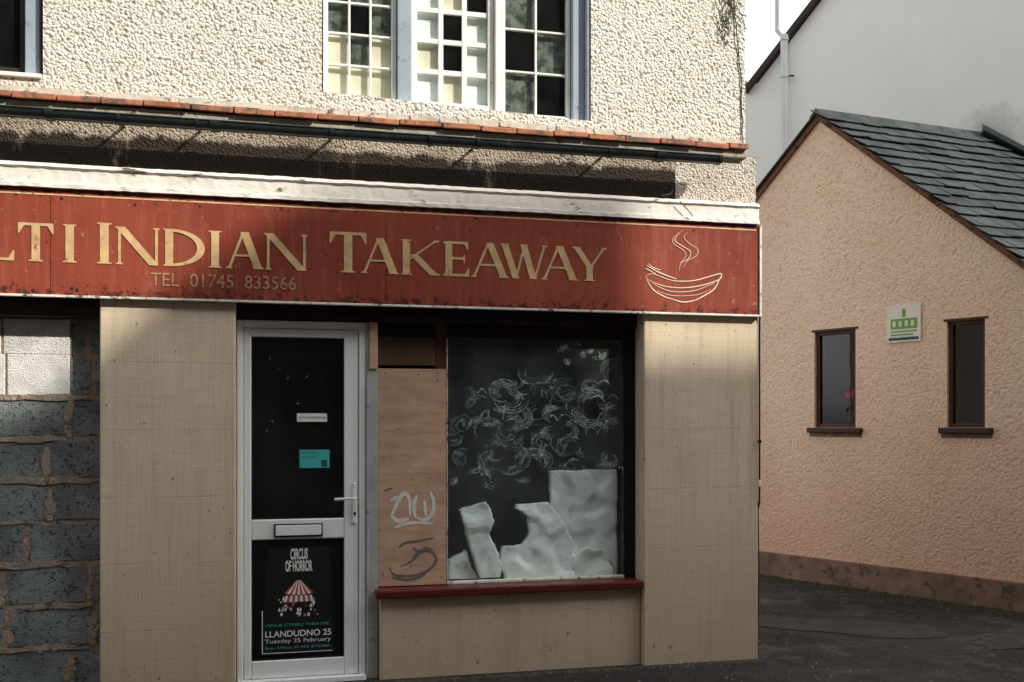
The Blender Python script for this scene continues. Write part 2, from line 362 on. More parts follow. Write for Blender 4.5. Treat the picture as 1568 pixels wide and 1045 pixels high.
mb.out('concrete_blocks',M_block,shop,.008); mw.out('sunlit_whitewash_blocks',M_blockW,shop,.004)
mb=MB()
for z in rows:
    for k in range(9):
        xs=random.uniform(-2.6,xe-.3); L=random.uniform(.12,.4); pts=[Vector((xs+L*t/5,z-.01+random.uniform(-.008,.008))) for t in range(6)]
        if z<zt+.1 and xs+L<xe: ribbon(mb,pts,random.uniform(.022,.045),yb-.006-random.uniform(0,.003),True)
for (x,z) in joints:
    if -2.6<x<xe-.04: 
        L=hh*random.uniform(.6,1.0); pts=[Vector((x+random.uniform(-.012,.012),z+L*t/7)) for t in range(8)]; ribbon(mb,pts,random.uniform(.03,.07),yb-.0055-random.uniform(0,.003),True)
mb.out('mortar_smears',M_bmort,shop)

# ---------------------------------------------------------------- sign
sign=empty('shop_sign')
yS=5.78; xs1=X(1162,yS); zb,ztop=2.197,2.764
seams=[XL]+[X(-420,yS),X(77,yS),X(591,yS),xs1]
for i in range(len(seams)-1):
    box('panel_%d'%(i+1),seams[i]+(.0014 if i else 0),seams[i+1]-.0014,yS+random.uniform(0,.0012),yS+.034,zb,ztop,M_sign,sign,.0015)
box('bottom_trim',XL,xs1+.004,yS-.008,yS+.03,zb-.014,zb-.001,M_trim,sign,.002)
box('end_trim',xs1+.001,xs1+.016,yS-.01,yS+.05,zb-.014,ztop-.002,M_trim,sign,.002)
box('gold_line',XL,xs1-.02,yS-.0015,yS-.0005,ztop-.034,ztop-.026,M_goldline,sign,0)
mb=MB()
for px in (77,591):
    for k in range(5): 
        zz=zb+.05+k*.115; c0=X(px,yS)+random.choice((-.015,.015)); mb.poly([(c0+.004*math.cos(q),zz+.004*math.sin(q)) for q in [j*math.pi/4 for j in range(8)]],yS-.0018)
for k in range(26):
    c0=random.uniform(-2.2,xs1-.05); zz=random.choice((zb+.03,ztop-.05))+random.uniform(-.012,.012); rr=random.uniform(.003,.009)
    mb.poly([(c0+rr*math.cos(q)*random.uniform(.6,1.3),zz+rr*math.sin(q)*random.uniform(.6,1.3)) for q in [j*math.pi/4 for j in range(8)]],yS-.0019-k*.00002)
mb.out('rusty_fixings',M_wood_dk,sign,0,False)
def glyph(mb,ch,x0,x1,z0,h):
    w=x1-x0; T=.205*h; t=.072*h; sw=.085*h; sh=.04*h
    y=[yS-.003]
    def P(*pts): y[0]-=.00006; mb.poly(list(pts),y[0])
    def st(xa,za,xb,zb_,th): P((xa-th/2,za),(xa+th/2,za),(xb+th/2,zb_),(xb-th/2,zb_))
    def serif(xc,zz,hw,up):
        P((xc-hw,zz),(xc+hw,zz),(xc+hw,zz+up*sh*.6),(xc+hw*.45,zz+up*sh*1.5),(xc-hw*.45,zz+up*sh*1.5),(xc-hw,zz+up*sh*.6))
    zt=z0+h
    def bowl(xl,za,zc,xr):
        cz=(za+zc)/2; ry=(zc-za)/2; N=18; rx=xr-xl
        for i in range(N):
            a0=-math.pi/2+math.pi*i/N; a1=-math.pi/2+math.pi*(i+1)/N
            P((xl+rx*math.cos(a0),cz+ry*math.sin(a0)),(xl+rx*math.cos(a1),cz+ry*math.sin(a1)),
              (xl+(rx-T)*max(0,math.cos(a1)),cz+(ry-t)*math.sin(a1)),(xl+(rx-T)*max(0,math.cos(a0)),cz+(ry-t)*math.sin(a0)))
    if ch=='I':
        c=(x0+x1)/2; st(c,z0,c,zt,T); serif(c,z0,T*.5+sw*.8,1); serif(c,zt,T*.5+sw*.8,-1)
    elif ch=='T':
        c=(x0+x1)/2; st(c,z0,c,zt,T); serif(c,z0,T*.5+sw*.8,1); P((x0,zt-t),(x1,zt-t),(x1,zt),(x0,zt))
        P((x0,zt),(x0-.01*h,zt-.27*h),(x0+.03*h,zt-.27*h),(x0+.14*h,zt-t)); P((x1,zt),(x1+.01*h,zt-.27*h),(x1-.03*h,zt-.27*h),(x1-.14*h,zt-t))
    elif ch=='L':
        c=x0+T*.5+sw*.6; st(c,z0,c,zt,T); serif(c,zt,T*.5+sw*.6,-1); P((x0,z0),(x1,z0),(x1,z0+t),(x0,z0+t)); P((x1,z0),(x1+.01*h,z0+.27*h),(x1-.03*h,z0+.27*h),(x1-.14*h,z0+t))
    elif ch=='N':
        a=x0+sw; b=x1-sw; st(a,z0,a,zt,t); st(b,z0,b,zt,t); st(b-T*.3,z0,a+T*.1,zt,T*1.2); serif(a,z0,sw,1); serif(a-T*.1,zt,sw,-1); serif(b,zt,sw,-1)
    elif ch=='D':
        c=x0+T*.5+sw*.6; st(c,z0,c,zt,T); serif(c,z0,T*.5+sw*.6,1); serif(c,zt,T*.5+sw*.6,-1); bowl(c+T*.3,z0,zt,x1)
    elif ch=='B':
        c=x0+T*.5+sw*.6; st(c,z0,c,zt,T); serif(c,z0,T*.5+sw*.6,1); serif(c,zt,T*.5+sw*.6,-1); bowl(c+T*.3,z0,z0+.53*h,x1); bowl(c+T*.3,z0+.5*h,zt,x1-.04*h)
    elif ch=='A':
        a=x0+sw; b=x1-sw-T*.3; c=(x0+x1)/2; st(a,z0,c-T*.2,zt,t); st(b,z0,c-T*.05,zt,T*1.1); serif(a,z0,sw,1); serif(b,z0,sw+T*.3,1)
        zc=z0+.33*h; P((a+(c-a)*.33,zc),(b+(c-b)*.33,zc),(b+(c-b)*.38,zc+t*.8),(a+(c-a)*.38,zc+t*.8))
    elif ch=='K':
        c=x0+T*.5+sw*.6; st(c,z0,c,zt,T); serif(c,z0,T*.5+sw*.6,1); serif(c,zt,T*.5+sw*.6,-1)
        st(c+T*.3,z0+.42*h,x1-sw*1.3,zt,t*1.1); st(x1-sw-T*.4,z0,c+T*1.0,z0+.58*h,T*1.2); serif(x1-sw*1.3,zt,sw,-1); serif(x1-sw-T*.3,z0,sw+T*.3,1)
    elif ch=='E':
        c=x0+T*.5+sw*.6; st(c,z0,c,zt,T); P((x0,z0),(x1,z0),(x1,z0+t),(x0,z0+t)); P((x0,zt-t),(x1-.03*h,zt-t),(x1-.03*h,zt),(x0,zt))
        P((c,z0+.48*h),(x1-.12*h,z0+.48*h),(x1-.12*h,z0+.48*h+t),(c,z0+.48*h+t)); P((x1,z0),(x1+.015*h,z0+.24*h),(x1-.02*h,z0+.24*h),(x1-.12*h,z0+t))
        P((x1-.03*h,zt),(x1-.02*h,zt-.22*h),(x1-.05*h,zt-.22*h),(x1-.14*h,zt-t)); P((x1-.12*h,z0+.38*h),(x1-.12*h,z0+.62*h),(x1-.16*h,z0+.6*h),(x1-.16*h,z0+.4*h))
    elif ch=='W':
        a=x0+sw+T*.2; d=x1-sw; b=x0+w*.33; c=x0+w*.70; m_=x0+w*.52
        st(b,z0,a,zt,T); st(b,z0,m_,zt,t); st(c,z0,m_-T*.2,zt,T); st(c+T*.2,z0,d,zt,t); serif(a,zt,sw+T*.2,-1); serif(m_-T*.1,zt,sw+T*.1,-1); serif(d,zt,sw,-1)
    elif ch=='Y':
        a=x0+sw+T*.2; d=x1-sw; c=(x0+x1)/2; st(c,z0,c,z0+.46*h,T); st(c,z0+.42*h,a,zt,T); st(c+T*.25,z0+.44*h,d,zt,t*1.1); serif(c,z0,T*.5+sw*.8,1); serif(a,zt,sw+T*.2,-1); serif(d,zt,sw,-1)
mb=MB(); zB=2.372
for ch,a,b,h in [('B',-160,-105,.215),('A',-98,-38,.205),('L',-36,22,.205),('T',28,82,.205),('I',92,122,.205),
    ('I',146,174,.222),('N',178,245,.205),('D',250,314,.205),('I',316,343,.205),('A',346,404,.205),('N',406,471,.205),
    ('T',505,561,.232),('A',553,611,.205),('K',614,674,.205),('E',679,718,.205),('A',721,779,.205),('W',766,838,.205),('A',829,885,.205),('Y',876,929,.205)]:
    glyph(mb,ch,X(a,yS),X(b,yS),zB,h)
mb.out('serif_lettering',M_gold,sign,0,False)
text('phone_lettering','TEL  01745  833566',X(230,yS),yS-.003,2.262,.105,M_teltxt,sign,w=X(453,yS)-X(230,yS))
mb=MB()
def sp2(L,D): return [Vector((X(a,D),Z(a,b,D))) for a,b in L]
yo=yS-.003
strokes=[([(988,424),(1000,420),(1030,430),(1062,430),(1092,422),(1104,420),(1098,430),(1060,440),(1025,440),(998,432),(988,424)],.006),
 ([(990,428),(1000,444),(1018,455),(1032,459)],.007),([(1103,424),(1094,442),(1078,453),(1066,459)],.007),([(1030,459),(1048,463),(1068,459)],.007),
 ([(998,434),(1025,446),(1060,446),(1094,434)],.004),([(1006,446),(1030,453),(1066,452),(1088,443)],.003),
 ([(990,407),(1010,418),(1036,428)],.007),([(988,411),(1004,420)],.005),([(992,404),(1000,410),(1012,414)],.005),
 ([(1046,352),(1036,362),(1034,370),(1046,378),(1057,386),(1054,396),(1042,404),(1040,416)],.004),
 ([(1040,356),(1030,366),(1032,374),(1044,382),(1050,390),(1046,398),(1040,404)],.003),
 ([(1052,356),(1047,364),(1056,374),(1068,382),(1066,392),(1052,400),(1046,410)],.003)]
for i,(L,w) in enumerate(strokes): ribbon(mb,spline(sp2(L,yS),6),w,yo-.0001*i,True)
mb.out('bowl_logo',M_cream,sign,0,False)

# ---------------------------------------------------------------- gutter
gut=empty('rain_gutter'); yG=5.65; zG=3.142; rG=.044
def half(name,x0,x1,r,th,mat):
    N=12; o=[];
    for i in range(N+1):
        a=math.pi+math.pi*i/N; o.append((yG+r*math.cos(a),zG+r*math.sin(a)))
    for i in range(N,-1,-1):
        a=math.pi+math.pi*i/N; o.append((yG+(r-th)*math.cos(a),zG+(r-th)*math.sin(a)))
    k=len(o); vs=[(x0,p[0],p[1]) for p in o]+[(x1,p[0],p[1]) for p in o]
    fs=[(j,(j+1)%k,k+(j+1)%k,k+j) for j in range(k)]+[(j,j+1,k-2-j,k-1-j) for j in range(N)]+[(k+j,k+j+1,k+k-2-j,k+k-1-j) for j in range(N)]
    return mk(name,vs,fs,mat,gut,0)
half('channel',XL,X(1100,yG),rG,.004,M_gutter)
for i,p in enumerate([(70,84),(322,337),(655,661),(1002,1016)]): half('union_%d'%(i+1),X(p[0],yG),X(p[1],yG),rG+.007,.006,M_gutter)
half('end_cap',X(1097,yG),X(1102,yG),rG+.003,rG-.001,M_gutter)
for i,p in enumerate([180,300,505,728,930]):
    xx=X(p,yG); half('bracket_%d'%(i+1),xx,xx+.018,rG+.005,.004,M_gutter)
    box('arm_%d'%(i+1),xx,xx+.018,yG+rG+.001,5.82,zG-.012,zG-.004,M_gutter,gut,.001)
tube('lip',[(XL,yG-rG,zG),(X(1100,yG),yG-rG,zG)],.005,M_gutter,gut)

# ---------------------------------------------------------------- door
door=empty('glazed_front_door'); yd=5.92; xd0=pA1+.004; xd1=X(560,yd)
def dz(py,px=450): return Z(px,py,yd)
mb=MB()
zT=dz(492); z_g1=dz(517); z_m1=dz(795); z_m0=dz(826); z_b=dz(1010); gx0=X(385,yd); gx1=X(527,yd); sx=X(549,yd)
mb.box(xd0,gx0-.045,yd-.01,yd+.06,.0,zT); mb.box(sx+.003,xd1,yd-.01,yd+.06,.0,zT); mb.box(gx0-.045,sx+.003,yd-.01,yd+.06,z_g1+.052,zT)
mb.out('outer_frame',M_upvc,door,.006)
mb=MB()
mb.box(gx0-.043,gx0,yd,yd+.05,.03,z_g1+.049); mb.box(gx1,sx,yd,yd+.05,.03,z_g1+.049); mb.box(gx0,gx1,yd,yd+.05,z_g1,z_g1+.049)
mb.box(gx0,gx1,yd,yd+.05,z_m0,z_m1); mb.box(gx0,gx1,yd,yd+.05,.03,z_b)
mb.out('leaf_frame',M_upvc,door,.007)
mb=MB()
for a,b in ((z_m1,z_g1),(z_b,z_m0)):
    mb.box(gx0,gx0+.006,yd+.008,yd+.03,a,b); mb.box(gx1-.006,gx1,yd+.008,yd+.03,a,b); mb.box(gx0+.006,gx1-.006,yd+.008,yd+.03,b-.006,b); mb.box(gx0+.006,gx1-.006,yd+.008,yd+.03,a,a+.006)
mb.out('gasket',M_black,door,0)
box('upper_glass',gx0+.004,gx1-.004,yd+.02,yd+.026,z_m1+.003,z_g1-.003,M_glass,door,0)
box('lower_glass',gx0+.004,gx1-.004,yd+.02,yd+.026,z_b+.003,z_m0-.003,M_glass,door,0)
box('threshold',xd0,xd1,yd-.04,yd+.08,-.02,.028,M_upvc,door,.004)
box('inner_shade',gx0-.03,sx,yd+.3,yd+.31,.03,2.08,M_dark,door,0)
lx0,lx1=X(422,yd),X(492,yd); lz=dz(812)
box('letter_slot',lx0-.008,lx1+.008,yd-.009,yd-.001,lz-.040,lz+.038,M_black,door,.003)
box('letter_flap',lx0,lx1,yd-.016,yd-.0095,lz-.03,lz+.03,M_upvc,door,.004)
hx=X(543,yd); hz=dz(763,540)
box('handle_plate',hx-.013,hx+.013,yd-.012,yd-.001,hz-.15,hz+.09,M_upvc,door,.006)
tube('lever',[(hx,yd-.02,hz),(hx,yd-.05,hz),(hx-.03,yd-.055,hz+.001),(hx-.12,yd-.055,hz-.003)],.009,M_steel,door)
tube('lock_cylinder',[(hx,yd-.002,hz-.09),(hx,yd-.018,hz-.09)],.009,M_black,door)
mb=MB()   # short pale strokes scattered over the door glass
for k in range(10):
    p0=Vector((random.uniform(gx0+.04,gx1-.06),random.uniform(z_m1+.08,z_g1-.08))); d_=Vector((random.uniform(-.03,.03),random.uniform(-.03,.03)))
    ribbon(mb,spline([p0,p0+d_*.5+Vector((.01,0)),p0+d_],4),random.uniform(.002,.006),yd+.0185-.00002*k,True)
mb.out('glass_strokes',M_smear,door,0,False)
st1=empty('cctv_sticker'); a,b=X(455,yd),X(501,yd); zc=dz(639,478)
box('label',a,b,yd+.0165,yd+.018,zc-.027,zc+.022,M_yel,st1,0); text('lettering','CCTV IN OPERATION',a+.008,yd+.0155,zc-.010,.02,M_ink,st1,w=b-a-.016)
st2=empty('teal_sticker'); a,b=X(459,yd),X(505,yd); z0_,z1_=dz(717,480),dz(689,480)
box('label',a,b,yd+.0165,yd+.018,z0_,z1_,M_teal,st2,0); text('lettering','NO CASH',a+.008,yd+.0155,z1_-.022,.015,M_inkt,st2,w=.08); text('lettering_b','kept on these',a+.008,yd+.0155,z1_-.045,.013,M_inkt,st2,w=.09); box('badge',b-.045,b-.015,yd+.0145,yd+.016,z0_+.008,z0_+.045,M_inkt,st2,0)
po=empty('circus_poster'); py_=yd+.0165
a=X(400,yd); b=X(512,yd); zp0,zp1=dz(1003),dz(838)
mk('sheet',[(a,py_,zp0),(b,py_,zp0+.005),(b-.02,py_,zp1),(a+.04,py_,zp1)],[(0,1,2,3)],M_ink,po)
mb=MB(); mb.box(a+.004,a+.009,py_-.002,py_-.001,zp0+.01,zp0+.26); mb.box(a+.009,b-.01,py_-.002,py_-.001,zp0+.01,zp0+.014); mb.out('border',M_inkw,po)
text('line_a','LLANDUDNO 25',a+.02,py_-.001,zp0+.105,.05,M_inkw,po,w=(b-a)-.04,off=.0008)
text('line_b','Tuesday 25 February',a+.02,py_-.001,zp0+.07,.033,M_inkw,po,w=(b-a)-.04)
text('line_c','Box Office 01492 872000',a+.02,py_-.001,zp0+.035,.02,M_teal,po,w=(b-a)-.05)
text('line_d','VENUE CYMRU THEATRE',a+.02,py_-.001,zp0+.165,.022,M_teal,po,w=(b-a)-.05)
for s_,zz_,w_,sh_ in (('CIRCUS',.555,.10,.12),('OF HORROR',.485,.155,-.1)):
    text('title_'+s_.lower().replace(' ','_'),s_,(a+b)/2+.005,py_-.001,zp0+zz_,.085,M_inkw,po,w=w_,align='CENTER',off=.003,shear=sh_)
cx=(a+b)/2+.005; zt_=zp0+.43
k=11; mw=MB(); mr=MB()
for i in range(k):
    u0=-1+2*i/k; u1=-1+2*(i+1)/k
    (mw if i%2 else mr).poly([(cx+u0*.085,zt_-.085+.012*u0*u0),(cx+u1*.085,zt_-.085+.012*u1*u1),(cx+u1*.012,zt_),(cx+u0*.012,zt_)],py_-.0012)
    (mr if i%2 else mw).poly([(cx+u0*.085,zt_-.125),(cx+u1*.085,zt_-.125),(cx+u1*.075,zt_-.088),(cx+u0*.075,zt_-.088)],py_-.0012)
for i in range(46): 
    ax=cx+random.uniform(-.12,.12); az=zt_-.15+random.uniform(-.06,.05); rr=random.uniform(.003,.009)
    (mw if i%4 else mr).poly([(ax+rr*math.cos(q)*random.uniform(.5,1.3),az+rr*1.7*math.sin(q)*random.uniform(.6,1.2)) for q in [j*math.pi/4 for j in range(8)]],py_-.0006-.00001*i)
mw.out('tent_white',M_inkw,po,0,False); mr.out('tent_red',M_inkr,po,0,False)

box('jamb_post',xd1+.002,X(578,5.93),5.90,6.08,0,2.10,M_jamb,shop,.004)
box('wood_bead',X(566,5.89),X(578,5.89),5.885,5.899,Z(572,565,5.89),2.10,M_ply,shop,.003)
tube('jamb_conduit',[(X(563,5.88),5.885,.02),(X(563,5.88),5.885,1.75)],.005,M_jamb,shop)

# ---------------------------------------------------------------- display window
yw=5.97; wx0=X(578,5.95)+.002; wx1=pB0-.003; wz0=sz+.012; wz1=2.105
win=empty('display_window')
gxl=X(684,yw); gxr=X(955,yw)
box('mullion',X(667,yw),gxl-.001,yw-.003,yw+.05,wz0,wz1,M_brown,win,.002)
box('right_frame',gxr,wx1,yw-.01,yw+.05,wz0,wz1,M_black,win,.004)
box('bottom_glint_strip',gxl,gxr,yw-.015,yw+.03,wz0,wz0+.016,M_trim,win,.003)  # white strip painting in the reflection line along the sill
box('left_bead',gxl,gxl+.006,yw-.002,yw+.03,wz0+.017,wz1-.08,M_trim,win,.002)
box('top_frame',gxl,gxr,yw-.01,yw+.05,wz1-.07,wz1,M_black,win,.004)
box('glass_pane',gxl+.002,gxr-.001,yw+.004,yw+.010,wz0+.01,wz1-.07,M_glassW,win,0)
box('side_panel',wx0,X(667,yw)-.002,yw,yw+.03,Z(620,560,yw),Z(620,516,yw),simple('brown_panel',(.09,.05,.025),.6,.3),win,.003)
box('side_panel_frame',wx0,X(667,yw)-.002,yw+.01,yw+.04,wz0,Z(620,565,yw)-.004,M_dark,win,0)
box('side_top_frame',wx0,X(667,yw)-.002,yw+.005,yw+.03,Z(620,515,yw),wz1,M_black,win,0)
mb=MB(); yy=yw+.0025; 
def swirl(cx,cz,R,turn,nst,w):
    global yy
    a0=random.uniform(0,6.28)
    for k in range(nst):
        r0=R*(.35+.65*(k+random.uniform(-.2,.2))/nst); sp=random.uniform(.5,1.0)*turn; aa=a0+random.uniform(-.5,.5); pts=[]
        for i in range(20):
            t=i/19; an=aa+sp*t; rr=r0*(1-.12*t); pts.append(Vector((cx+rr*math.cos(an)*1.05,cz+rr*math.sin(an)*.85)))
        pts=[p for p in pts if gxl+.02<p.x<gxr-.03 and wz0+.03<p.y<wz1-.09]
        if len(pts)>4: yy-=.000002; ribbon(mb,pts,w*random.uniform(.4,1.9),yy,True)
for j in range(6):
    for i in range(13):
        px=700+i*19.5+random.uniform(-14,14); pyy=585+j*27+random.uniform(-16,16)
        if j==0 and px<760: continue
        swirl(X(px,yw),Z(px,pyy,yw),random.uniform(.06,.13),random.uniform(1.8,4.6),random.randint(4,6),.0055)
for i in range(14):
    px=random.uniform(860,925); pyy=random.uniform(515,560); swirl(X(px,yw),Z(px,pyy,yw),random.uniform(.04,.09),random.uniform(1,3),4,.008)
for i in range(30):
    px=random.uniform(690,945); pyy=random.uniform(590,740); p0=Vector((X(px,yw),Z(px,pyy,yw)))
    d_=Vector((random.uniform(-.12,.12),random.uniform(-.08,.05))); yy-=.000002
    ribbon(mb,spline([p0,p0+d_*.5+Vector((0,.03)),p0+d_],6),.012,yy,True)
mb.out('whitewash_swirls',M_smear,win,0,False)
pap=empty('white_foam_sheets')
def sheet(name,L,y,mat,seed,tilt=0,amp=.02):
    """lumpy moulded foam packing: dense grid clipped to the outline, front pushed in and out"""
    random.seed(seed); P=[Vector((X(a,y),Z(a,b,y))) for a,b in L]
    out=[]
    for i in range(len(P)):
        a=P[i];b=P[(i+1)%len(P)]
        for k in range(5): q=a.lerp(b,k/5); out.append(q+(Vector((random.uniform(-.004,.004),random.uniform(-.004,.004))) if k else Vector((0,0))))
    vs=[Vector((p.x,p.y,0)) for p in out]; tr=tessellate_polygon([vs])
    bm=bmesh.new(); V=[bm.verts.new((p.x,y,p.y)) for p in out]
    for t in tr:
        try: bm.faces.new([V[i] for i in t])
        except: pass
    x0=min(p.x for p in P); x1_=max(p.x for p in P); z0=min(p.y for p in P); z1=max(p.y for p in P); zc_=sum(p.y for p in P)/len(P)
    st_=.011; c_=x0+st_
    while c_<x1_:
        bmesh.ops.bisect_plane(bm,geom=list(bm.verts)+list(bm.edges)+list(bm.faces),plane_co=(c_,0,0),plane_no=(1,0,0)); c_+=st_
    c_=z0+st_
    while c_<z1:
        bmesh.ops.bisect_plane(bm,geom=list(bm.verts)+list(bm.edges)+list(bm.faces),plane_co=(0,0,c_),plane_no=(0,0,1)); c_+=st_
    bound={v for v in bm.verts if v.is_boundary}
    for v in bm.verts:
        n_=mnoise.noise(Vector((v.co.x*7+seed,v.co.z*7,seed*3.1)))
        n2=mnoise.noise(Vector((v.co.x*19,v.co.z*19,seed*1.7)))
        s_=max(-1,min(1,n_*5))          # plateaus with soft steps between
        v.co.y+=-amp*.5*s_-amp*.12*n2+tilt*(v.co.z-zc_)+(.012 if v in bound else 0)
    r_=bmesh.ops.extrude_face_region(bm,geom=list(bm.faces))
    for g in r_['geom']:
        if isinstance(g,bmesh.types.BMVert): g.co.y+=.035
    bmesh.ops.recalc_face_normals(bm,faces=bm.faces)
    me=bpy.data.meshes.new(name); bm.to_mesh(me); bm.free(); me.materials.append(mat)
    for p in me.polygons: p.use_smooth=True
    o=bpy.data.objects.new(name,me); S.collection.objects.link(o); o.parent=pap
    return o
yq=yw+.045
sheet('sheet_a',[(704,781),(745,769),(752,780),(757,800),(750,818),(762,845),(770,872),(766,884),(735,886),(716,826)],yq,M_paper,1,.03)
sheet('sheet_b',[(843,722),(945,719),(945,884),(845,886),(843,772)],yq+.065,M_paper,2,.0,.03)
sheet('sheet_c',[(770,838),(800,835),(812,818),(808,790),(790,780),(792,773),(842,770),(862,800),(880,830),(880,886),(772,887),(766,862)],yq+.006,M_paper,3,.04,.03)
sheet('sheet_f',[(876,852),(900,838),(922,842),(936,858),(940,886),(874,887)],yq+.004,M_paper,7,-.06,.03)
sheet('sheet_d',[(684,858),(700,850),(714,843),(722,870),(735,887),(684,888)],yq+.045,M_paper,4)
random.seed(11)
box('window_back_shade',wx0,wx1,yw+.5,yw+.52,wz0,2.1,M_dark,win,0)

ply=empty('plywood_board'); yB=5.945
bx0,bx1=X(578,yB)+.004,X(683,yB); bz0=wz0+.004; bz1=Z(630,565,yB)
box('board',bx0,bx1,yB,yB+.018,bz0,bz1,M_ply,ply,.003)
mb=MB(); y0=yB-.001
G=[([(598,794),(604,780),(611,764),(620,756),(627,766),(628,790)],.026),([(599,790),(610,798),(626,794)],.026),([(608,760),(598,768)],.02),
   ([(636,794),(634,774),(639,757)],.024),([(636,792),(650,796),(662,786),(664,768),(658,752)],.024),([(650,766),(652,790)],.02),([(604,808),(630,801),(664,802)],.020)]
for i,(L,w) in enumerate(G): ribbon(mb,spline(sp2(L,yB),6),w,y0-.0002*i,True)
mb.out('graffiti_light',M_graf,ply,0,False)
mb=MB()
G=[([(610,840),(620,832),(640,829),(664,824)],.018),([(596,868),(604,880),(630,882),(655,874),(668,858),(660,845),(645,846),(630,860),(612,868)],.018),
   ([(600,884),(628,888),(652,880)],.018),([(640,846),(632,838)],.014),([(588,752),(600,748)],.012),([(648,838),(662,842)],.014),([(632,858),(640,846),(654,842)],.02)]
for i,(L,w) in enumerate(G): ribbon(mb,spline(sp2(L,yB),6),w,y0-.0002*i,True)
mb.out('graffiti_grey',M_graf2,ply,0,False)
mb=MB()
for a,b in ((590,572),(670,572),(588,700),(674,690),(586,880),(676,884),(640,574)):
    c=Vector((X(a,yB),Z(a,b,yB))); mb.poly([(c.x+.005*math.cos(q),c.y+.005*math.sin(q)) for q in [j*math.pi/4 for j in range(8)]],y0)
mb.out('screws',M_black,ply,0,False)

# ---------------------------------------------------------------- upper windows
def casement(parent,tag,x0,x1,z0,z1,y,frame,mat,cols,rows_h,bar,barm,fills):
    f=frame; mb=MB(); mb.box(x0,x0+f,y,y+.05,z0,z1); mb.box(x1-f,x1,y,y+.05,z0,z1); mb.box(x0+f,x1-f,y,y+.05,z0,z0+f*1.3); mb.box(x0+f,x1-f,y,y+.05,z1-f,z1)
    mb.out('casement_'+tag,mat,parent,.004)
    a,b=x0+f,x1-f; zb_=z0+f*1.3; mb=MB()
    nr=int((z1-f-zb_)/rows_h)
    for i in range(1,cols): xx=a+(b-a)*i/cols; mb.box(xx-bar/2,xx+bar/2,y+.01,y+.035,zb_,z1-f)
    for j in range(1,nr+1):
        zz=zb_+rows_h*j
        if zz<z1-f-.03: mb.box(a,b,y+.013,y+.033,zz-bar/2,zz+bar/2)
    mb.out('glazing_bars_'+tag,barm,parent,.002)
    box('glass_'+tag,a,b,y+.022,y+.026,zb_,z1-f,M_glass,parent,0)
    for j in range(nr+1):
        for i in range(cols):
            mm=fills(i,j)
            if mm:
                xa=a+(b-a)*i/cols; xb_=a+(b-a)*(i+1)/cols; box('backing_%s_%d_%d'%(tag,i,j),xa+.001,xb_-.001,y+.05+.002*i,y+.055+.002*i,zb_+rows_h*j,min(zb_+rows_h*(j+1)-.001,z1),mm,parent,0)
uw=empty('upper_casement_window'); yu=5.93
zw0=3.41
f1=lambda i,j: M_curt if j<1 or (j==1 and i!=1) else (M_net if (i+j)%3 else None)
f2=lambda i,j: [[M_paper,M_curt,M_paper],[M_curt,None,M_paper],[M_paper,None,M_paper],[M_paper,M_curt,None],[None,M_paper,M_paper],[M_paper,None,M_paper],[M_paper,None,M_paper],[M_paper,None,M_paper],[None]*3][min(j,8)][i]  # pale panes also stand in for reflected buildings, put in as colour
f3=lambda i,j: M_net if (i+j)%2==0 else None
casement(uw,'a',X(495,yu),X(607,yu),zw0-.01,4.99,yu,.028,M_whitefr,3,.185,.013,M_whitefr,f1)
casement(uw,'b',X(630,yu),X(756,yu),3.395,4.99,yu,.035,M_whitefr,3,.185,.030,M_whitefr,f2)
casement(uw,'c',X(769,yu),X(874,yu),3.385,4.99,yu+.01,.022,M_whitefr,2,.26,.012,M_whitefr,f3)
box('mullion_a',X(608,yu),X(629,yu),yu-.03,yu+.06,3.37,5.0,M_bluefr,uw,.005)
box('mullion_b',X(757,yu),X(768,yu),yu-.03,yu+.06,3.37,5.0,M_whitefr,uw,.005)
box('frame_right',X(875,yu),X(893,yu),yu-.03,yu+.06,3.35,5.0,M_bluefr,uw,.005)
box('lining_right',X(893,yu)+.001,ox1-.001,yu-.07,yu+.06,3.35,5.0,M_bluefr,uw,.005)
mk('sill',[(ox0+.002,yu-.06,3.427),(ox1-.002,yu-.06,3.372),(ox1-.002,yu+.05,3.382),(ox0+.002,yu+.05,3.437),(ox0+.002,yu-.06,3.40),(ox1-.002,yu-.06,3.345),(ox1-.002,yu+.05,3.345),(ox0+.002,yu+.05,3.40)],BF,M_whitefr,uw,.003)
lw=empty('upper_casement_window.001')
casement(lw,'a',-2.3,X(40,yu),3.41,4.99,yu,.03,M_wood_dk,2,.4,.012,M_wood_dk,lambda i,j:None)
box('frame_right',X(41,yu),X(63,yu),yu-.04,yu+.06,3.38,5.0,M_bluefr,lw,.005)
box('sill',-2.5,X(66,5.86)-.002,5.83,yu+.05,3.372,3.395,M_whitefr,lw,.004)

cab=empty('downpipe_cable')
cx_=pB1+.004
tube('cable',[(xs1+.018,5.80,2.74),(xs1+.018,5.80,2.2),(cx_+.003,5.812,2.15),(cx_+.003,5.812,1.0),(cx_,5.83,.95)],.006,M_black,cab)
tube('cable_b',[(cx_+.002,5.83,1.0),(cx_+.006,5.825,.6),(cx_,5.83,.02)],.004,M_wood_dk,cab)
box('clip',cx_-.006,cx_+.012,5.80,5.825,1.38,1.40,M_black,cab,.002); box('box',cx_-.004,cx_+.012,5.805,5.83,1.10,1.145,M_trim,cab,.003)
wi=empty('hanging_wire')
tube('wire',[(X(1031,5.8),5.81,3.02),(X(1029,5.8),5.79,2.96),(X(1024,5.8),5.77,2.93),(X(1012,5.8),5.75,2.915),(X(1006,5.8),5.73,2.91)],.004,M_black,wi)
tube('wire_b',[(X(1040,5.75),5.74,2.88),(X(1052,5.75),5.74,2.83),(X(1060,5.75),5.74,2.79)],.003,M_black,wi)
cl=empty('climbing_plant_stems')
